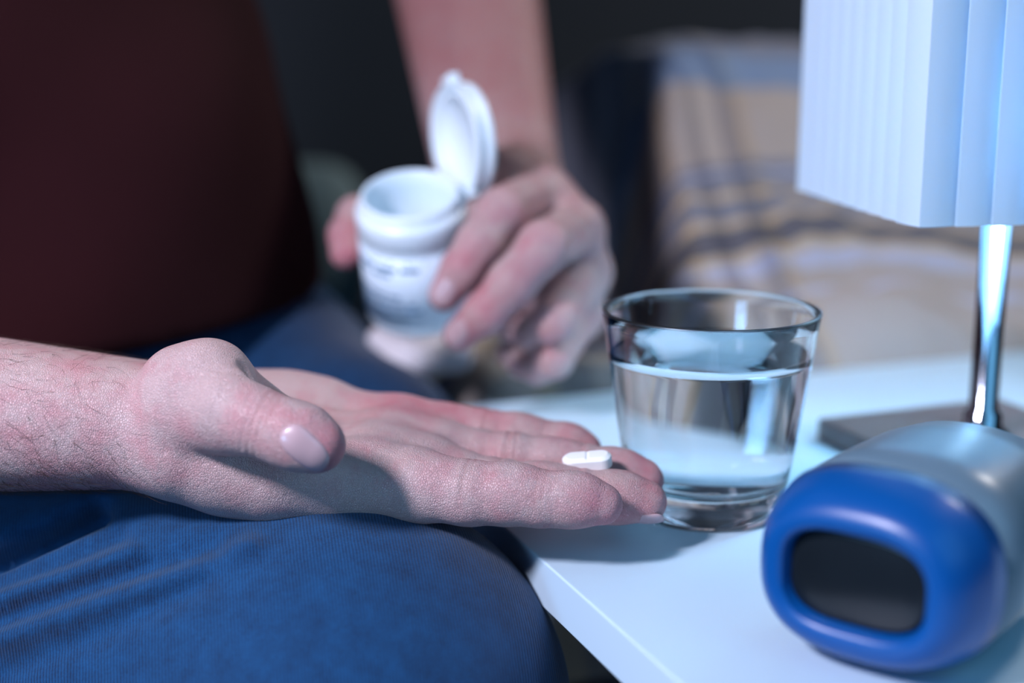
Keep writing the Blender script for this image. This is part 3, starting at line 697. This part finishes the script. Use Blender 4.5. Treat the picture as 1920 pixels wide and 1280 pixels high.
def build_body():
    G = Grid((-0.56, 0.22, 0.01), (0.16, 1.2, T + 0.98), 0.0070); a = G.a
    torso(G, a, -.012); legs(G, a, -.016)
    cone(G, a, SH_R, .055, EL_R + [0, 0, .01], .043, k=.03); cone(G, a, EL_R, .041, EL_R + [.10, .004, -.002], .0345, k=.02)
    cone(G, a, SH_L, .055, EL_L + [0, 0, .01], .046, k=.03)
    for ft in (FT_R, FT_L): cone(G, a, ft + [0, 0, -.045], .040, ft + FAC * .15 + [0, 0, -.06], .026, k=.02)
    nb = (SH_R + SH_L) / 2 + [0, 0, .02]
    cone(G, a, nb, .062, HEAD + [0, 0, -.08], .055, k=.03)
    cone(G, a, HEAD - FAC * .02 + [0, 0, .035], .092, HEAD + FAC * .02 + [0, 0, -.01], .075, k=.02, flat=(LAT, 1.12))
    cone(G, a, HEAD + FAC * .03 + [0, 0, -.04], .060, HEAD + FAC * .055 + [0, 0, -.09], .030, k=.025)
    cone(G, a, HEAD + FAC * .095 + [0, 0, .012], .009, HEAD + FAC * .112 + [0, 0, -.028], .013, k=.012)
    for s_ in (-1, 1): cone(G, a, HEAD + LAT * s_ * .082 + [0, 0, .01], .016, HEAD + LAT * s_ * .080 + [0, 0, -.03], .012, k=.008, flat=(LAT, 1.8))
    cone(G, a, HEAD + FAC * .088 + LAT * -.02 + [0, 0, -.062], .008, HEAD + FAC * .088 + LAT * .02 + [0, 0, -.062], .008, k=.008)
    return G, a

def attr_right(v):
    pink = np.zeros(len(v)); cre = np.zeros(len(v))
    def spot(x, y, d, r, s_):
        c = P(x, y, d); nonlocal pink
        pink += s_ * np.exp(-(((v - c) ** 2).sum(1)) / (r * r))
    for nm, seq in RH_FINGERS.items():
        x, y, d, r = seq[-1]; spot(x + 10, y, d, .013, .75)
        x, y, d, r = seq[4]; spot(x, y, d, .012, .30)
        x, y, d, r = seq[2]; spot(x, y, d, .012, .35)
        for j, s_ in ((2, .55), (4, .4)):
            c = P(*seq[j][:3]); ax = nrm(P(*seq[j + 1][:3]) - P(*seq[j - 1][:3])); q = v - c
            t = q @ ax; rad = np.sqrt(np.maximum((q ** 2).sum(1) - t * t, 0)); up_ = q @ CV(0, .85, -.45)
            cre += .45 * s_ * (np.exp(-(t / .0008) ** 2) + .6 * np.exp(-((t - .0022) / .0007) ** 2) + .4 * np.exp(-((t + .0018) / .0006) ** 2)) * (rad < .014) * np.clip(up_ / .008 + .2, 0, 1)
    spot(620, 835, .466, .012, .7); spot(780, 775, .575, .022, .55); spot(720, 800, .56, .020, .35); spot(840, 800, .57, .014, .3)
    spot(490, 800, .47, .009, .25); spot(200, 870, .52, .03, .35); spot(60, 880, .52, .04, .25); spot(380, 655, .49, .015, -.1); spot(560, 920, .51, .03, -.05)
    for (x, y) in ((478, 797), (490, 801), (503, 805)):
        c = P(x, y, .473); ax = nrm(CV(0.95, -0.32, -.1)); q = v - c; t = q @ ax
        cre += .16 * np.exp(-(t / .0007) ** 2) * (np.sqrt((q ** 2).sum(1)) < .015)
    return {'pink': np.clip(pink, -.2, 1), 'crease_and_shade': np.clip(cre, 0, 1)}
def attr_left(v):
    pink = np.full(len(v), .12); c0 = np.zeros(len(v))
    for (x, y, d, r, s_) in ((833, 553, .668, .012, .6), (880, 500, .66, .012, .3), (860, 628, .66, .012, .7), (920, 570, .65, .014, .5), (940, 398, .676, .014, .2), (1020, 455, .65, .012, .2), (648, 475, .72, .016, .9), (1035, 600, .67, .01, .2)):
        pink += s_ * np.exp(-(((v - P(x, y, d)) ** 2).sum(1)) / (r * r))
    c0 = .62 * ss(v[:, 2] + .35 * (v[:, 0] + .02), T + .115, T + .17)  # forearm tan and shade painted in: darker upwards and to the right
    return {'pink': np.clip(pink, 0, 1), 'crease_and_shade': c0}
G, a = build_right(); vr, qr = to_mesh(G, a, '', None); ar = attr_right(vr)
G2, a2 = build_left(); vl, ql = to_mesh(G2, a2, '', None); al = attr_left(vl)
G3, a3 = build_body(); vb, qb = to_mesh(G3, a3, '', None); ab = {'pink': np.full(len(vb), .2), 'crease_and_shade': np.zeros(len(vb))}
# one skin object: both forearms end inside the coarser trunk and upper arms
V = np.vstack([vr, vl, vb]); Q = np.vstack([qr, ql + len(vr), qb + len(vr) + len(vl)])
A_ = {k: np.concatenate([ar[k], al[k], ab[k]]) for k in ('pink', 'crease_and_shade')}
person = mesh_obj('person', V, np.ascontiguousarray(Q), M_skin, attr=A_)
tag(person, 'seated person in maroon shirt and blue trousers, pill on open palm, bottle in other hand', 'person')

# clothing
def cloth_noise(X, seed, sc, amp):
    rs = np.random.RandomState(seed); z = 0
    for i in range(6):
        d = rs.randn(3); d /= np.linalg.norm(d); f = sc * (0.6 + rs.rand() * 1.3); ph = rs.rand() * 6.28
        z = z + np.sin(f * (X[0] * d[0] + X[1] * d[1] + X[2] * d[2]) + ph) / (1 + .4 * i)
    return (amp * z).astype(np.float32)
def build_trousers():
    G = Grid((-0.52, 0.30, 0.06), (0.06, 1.14, T + 0.13), 0.0028); a = G.a
    legs(G, a, .004)
    cone(G, a, MID + [0, 0, -.03], .172, MID + [0, 0, .030], .170, k=.05, flat=(FAC, 1.20))
    X = G.xyz(tuple(slice(0, n) for n in G.n)); a += cloth_noise(X, 4, 34, .0012)
    return G, a
GT, aT = build_trousers(); vt, qt = to_mesh(GT, aT, '', None)
def fold(V_, line, dep, w):          # press a fold into the cloth: a groove (or ridge) along a line over the near thigh
    rel = V_ - np.array([0, 0, CAMZ]); d_ = rel[:, 1] * CP - rel[:, 2] * SP; upv = rel[:, 1] * SP + rel[:, 2] * CP
    x = 960 + 2667 * rel[:, 0] / d_; y = 640 - 2667 * upv / d_; best = np.full(len(V_), 1e9)
    for (x0, y0), (x1, y1) in zip(line[:-1], line[1:]):
        L2 = (x1 - x0) ** 2 + (y1 - y0) ** 2; t = np.clip(((x - x0) * (x1 - x0) + (y - y0) * (y1 - y0)) / L2, 0, 1)
        best = np.minimum(best, (x - x0 - t * (x1 - x0)) ** 2 + (y - y0 - t * (y1 - y0)) ** 2)
    near = (d_ < .62)
    V_[:, 1] += dep * np.exp(-best / (w * w)) * near * .8; V_[:, 2] -= dep * np.exp(-best / (w * w)) * near * .5
fold(vt, [(-220, 1130), (0, 1040), (96, 998), (180, 960)], 0.0204, 20)
fold(vt, [(-220, 1180), (0, 1091), (133, 1044), (223, 1005)], 0.0059, 18)
fold(vt, [(-220, 1240), (0, 1163), (143, 1110), (266, 1070), (404, 1030)], 0.0068, 22)
fold(vt, [(-200, 1205), (0, 1125), (143, 1076), (250, 1035)], -0.0043, 18)
fold(vt, [(0, 1200), (150, 1145), (270, 1100), (400, 1050), (470, 1022)], -0.0051, 20)
fold(vt, [(0, 1260), (200, 1180), (380, 1090)], 0.0037, 26)
tr = mesh_obj('trousers', vt, np.ascontiguousarray(qt), M_trousers, person)
def build_shirt():
    G = Grid((-0.58, 0.40, T + 0.032), (0.14, 1.22, T + 0.66), 0.0065); a = G.a
    torso(G, a, .010)
    cone(G, a, SH_R, .068, SH_R * .45 + EL_R * .55, .066, k=.03); cone(G, a, SH_L, .068, SH_L * .45 + EL_L * .55, .068, k=.03)
    cone(G, a, MID + [0, 0, .02] + FAC * .015, .170, MID + [0, 0, .10] + FAC * .02, .165, k=.03, flat=(FAC, 1.25))
    X = G.xyz(tuple(slice(0, n) for n in G.n)); a += cloth_noise(X, 8, 30, .0035)
    a += (0.007 * np.sin(42 * (0.7 * X[0] + 0.3 * X[1] - 0.7 * X[2]))).astype(np.float32)
    return G, a
GS, aS = build_shirt(); vs_, qs_ = to_mesh(GS, aS, '', None)
mesh_obj('shirt', vs_, np.ascontiguousarray(qs_), M_shirt, person)
GH = Grid(HEAD - .14, HEAD + [.14, .14, .16], .005)
cone(GH, GH.a, HEAD - FAC * .03 + [0, 0, .045], .095, HEAD - FAC * .01 + [0, 0, .05], .092, k=.02, flat=(LAT, 1.1)); cone(GH, GH.a, HEAD - FAC * .055 + [0, 0, .0], .07, HEAD - FAC * .05 + [0, 0, -.03], .055, k=.02)
vh, qh = to_mesh(GH, GH.a, '', None); tag(mesh_obj('hair', vh, np.ascontiguousarray(qh), M_hair, person), 'short dark brown hair')

# fingernails: small curved plates let into the fingertips
from mathutils.bvhtree import BVHTree
def nail(c, axis, normal, L, Wd, rc, th=.0006, src=None):
    tree = None
    if src is not None:
        V_, Q_ = src; near = ((V_ - c) ** 2).sum(1) < .022 ** 2; qq = Q_[near[Q_].all(1)]
        ids, inv = np.unique(qq, return_inverse=True); inv = inv.reshape(qq.shape)
        tree = BVHTree.FromPolygons([tuple(v) for v in V_[ids]], [tuple(int(k) for k in f) for f in inv])
    axis = nrm(axis); normal = nrm(np.array(normal) - axis * np.dot(normal, axis)); sd = np.cross(axis, normal)
    n, m = 13, 11; top, vs, fs = [], [], []
    for i in range(n):
        u = -1 + 2 * i / (n - 1)
        for j in range(m):
            w = -1 + 2 * j / (m - 1)
            ww = w * (1 - max(0, u) ** 4 * .35 - max(0, -u) ** 4 * .45)
            uu = u * (1 - .12 * w * w)
            ang = ww * Wd / 2 / rc
            vs.append(c + axis * uu * L / 2 + sd * math.sin(ang) * rc + normal * (math.cos(ang) * rc - rc - .0010 * max(0, u) ** 2 - .0006 * max(0, -u) ** 2))
    if tree:
        for k, v in enumerate(vs):
            hit = tree.ray_cast(Vector(v + normal * .012), Vector(-normal), .03)
            if hit[0] is not None:
                i_, j_ = divmod(k, m); u = -1 + 2 * i_ / (n - 1); w = -1 + 2 * j_ / (m - 1)
                vs[k] = np.array(hit[0]) + nrm(normal * .5 + np.array(hit[1]) * (1 if Vector(hit[1]).dot(Vector(normal)) > 0 else -1)) * (.00045 * (1 - max(abs(w) ** 3, (-u if u < 0 else 0) ** 4)) + .00005)
    top = len(vs)
    vs += [v - normal * th for v in vs]
    I = lambda i, j: i * m + j
    for i in range(n - 1):
        for j in range(m - 1):
            fs.append((I(i, j), I(i + 1, j), I(i + 1, j + 1), I(i, j + 1))); fs.append((top + I(i, j), top + I(i, j + 1), top + I(i + 1, j + 1), top + I(i + 1, j)))
    for i in range(n - 1):
        for j in (0, m - 1): fs.append((I(i, j), top + I(i, j), top + I(i + 1, j), I(i + 1, j)))
    for j in range(m - 1):
        for i in (0, n - 1): fs.append((I(i, j), I(i, j + 1), top + I(i, j + 1), top + I(i, j)))
    return fix_normals(mesh_obj('fingernail', vs, fs, M_nail, person))
def surf(cpt, nrmv, r): return np.array(cpt) + nrm(nrmv) * r
def on_surface(V_, Q_, px, py, rad=7):
    rel = V_ - np.array([0, 0, CAMZ]); dep = rel[:, 1] * CP - rel[:, 2] * SP; upv = rel[:, 1] * SP + rel[:, 2] * CP
    x = 960 + 2667 * rel[:, 0] / dep; y = 640 - 2667 * upv / dep
    i = np.where(((x - px) ** 2 + (y - py) ** 2 < rad * rad))[0]; i = i[dep[i] < dep[i].min() + .004]
    m = np.isin(Q_, i).any(1); q = V_[Q_[m]]; n_ = np.cross(q[:, 2] - q[:, 0], q[:, 3] - q[:, 1]).sum(0); n_ = nrm(n_)
    if n_ @ nrm(V_[i].mean(0) - np.array([0, 0, CAMZ])) > 0: n_ = -n_
    return V_[i].mean(0), n_
c_, n_ = on_surface(vr, qr, 566, 838); nail(c_ + n_ * .00015, CV(.68, -.70, -.15), n_, .0175, .0108, .0090, src=(vr, qr))
mn = nrm(CV(0.05, -.95, -.35)); nail(surf(P(1212, 941, .521), mn, .0080), CV(1, -.02, -.03), mn, .0115, .0110, .0082)
c_, n_ = on_surface(vl, ql, 832, 550, 9); nail(c_ + n_ * .0004, CV(-.55, -.82, .1), n_, .0130, .0125, .0090, src=(vl, ql))
c_, n_ = on_surface(vl, ql, 856, 622, 9); nail(c_ + n_ * .0004, CV(-.78, -.60, .1), n_, .0125, .0115, .0085, src=(vl, ql))

# short dark hairs on the open hand's forearm
def forearm_hair(n=2300):
    me = person.data; rs = np.random.RandomState(2)
    tri = vr[qr]; ctr = tri.mean(1); nr = np.cross(tri[:, 2] - tri[:, 0], tri[:, 3] - tri[:, 1]); nr /= np.linalg.norm(nr, axis=1)[:, None] + 1e-12
    if (nr[:, 2] * (ctr[:, 2] - (T + .05))).mean() < 0: nr = -nr
    wx = P(330, 800, .52)[0]
    m = (ctr[:, 0] < wx - .008) & (ctr[:, 0] > -.25) & (nr[:, 1] < .35)
    ids = np.where(m)[0]; pr = np.clip((wx - ctr[ids, 0]) / .03, .05, 1) * (0.25 + np.clip(.35 - nr[ids, 2], 0, 1.2)); pr /= pr.sum()
    pick = rs.choice(ids, n, p=pr); vs, fs = [], []
    for i in pick:
        p, nn = ctr[i], nr[i]; d = np.array([.65, 0, -.55]) + rs.randn(3) * .42; d -= nn * (d @ nn); d = nrm(d)
        L = .004 + rs.rand() * .008; w = .00003 + rs.rand() * .00004; s_ = np.cross(d, nn); bnd = rs.randn() * .35; b0 = len(vs)
        for t in (0, .35, .7, 1):
            q = p + d * L * t + nn * (L * (.32 * t - .22 * t * t)) + s_ * bnd * L * t * t; ww = w * (1 - .75 * t)
            for k in range(3): an = 2.094 * k; vs.append(q + ww * (s_ * math.cos(an) + nn * math.sin(an)))
        for r_ in range(3):
            for k in range(3): k2 = (k + 1) % 3; fs.append((b0 + 3 * r_ + k, b0 + 3 * r_ + k2, b0 + 3 * r_ + 3 + k2, b0 + 3 * r_ + 3 + k))
    o = mesh_obj('arm_hair', vs, np.array(fs), M_hair, person); tag(o, 'fine dark hairs on the forearm', kind='stuff')
forearm_hair()

# lit blanket fold under the bottle, its brightness put into a paler colour
def crumpled():
    M_cl = plaid_mat('lit_blanket_plaid', [(0, (.74, .72, .76)), (.4, (.58, .55, .58)), (.6, (.78, .75, .78)), (.85, (.66, .58, .42))], [(0, one), (.6, (.8, .8, .86)), (.8, one)])
    G = Grid(P(780, 660, .80) - .06, P(780, 660, .80) + .06, .0016); a = G.a
    c1, c2, c3 = P(720, 640, .80), P(760, 665, .79), P(840, 655, .80)
    cone(G, a, c1, .008, P(745, 690, .785), .010, k=.01); cone(G, a, c2 + [0, .008, -.006], .014, c3 + [0, .005, -.004], .013, k=.012); cone(G, a, P(735, 690, .785), .007, P(840, 668, .79), .006, k=.01)
    X = G.xyz(tuple(slice(0, n) for n in G.n)); a += cloth_noise(X, 21, 160, .0014)
    v, q = to_mesh(G, a, '', None)
    o = mesh_obj('pale_blanket_fold', v, np.ascontiguousarray(q), M_cl, uvs=np.stack([v[:, 0] * 14, v[:, 2] * 18], 1))
    tag(o, 'crumpled blanket fold directly below the pill bottle, coloured pale to look lit', 'cloth')
crumpled()
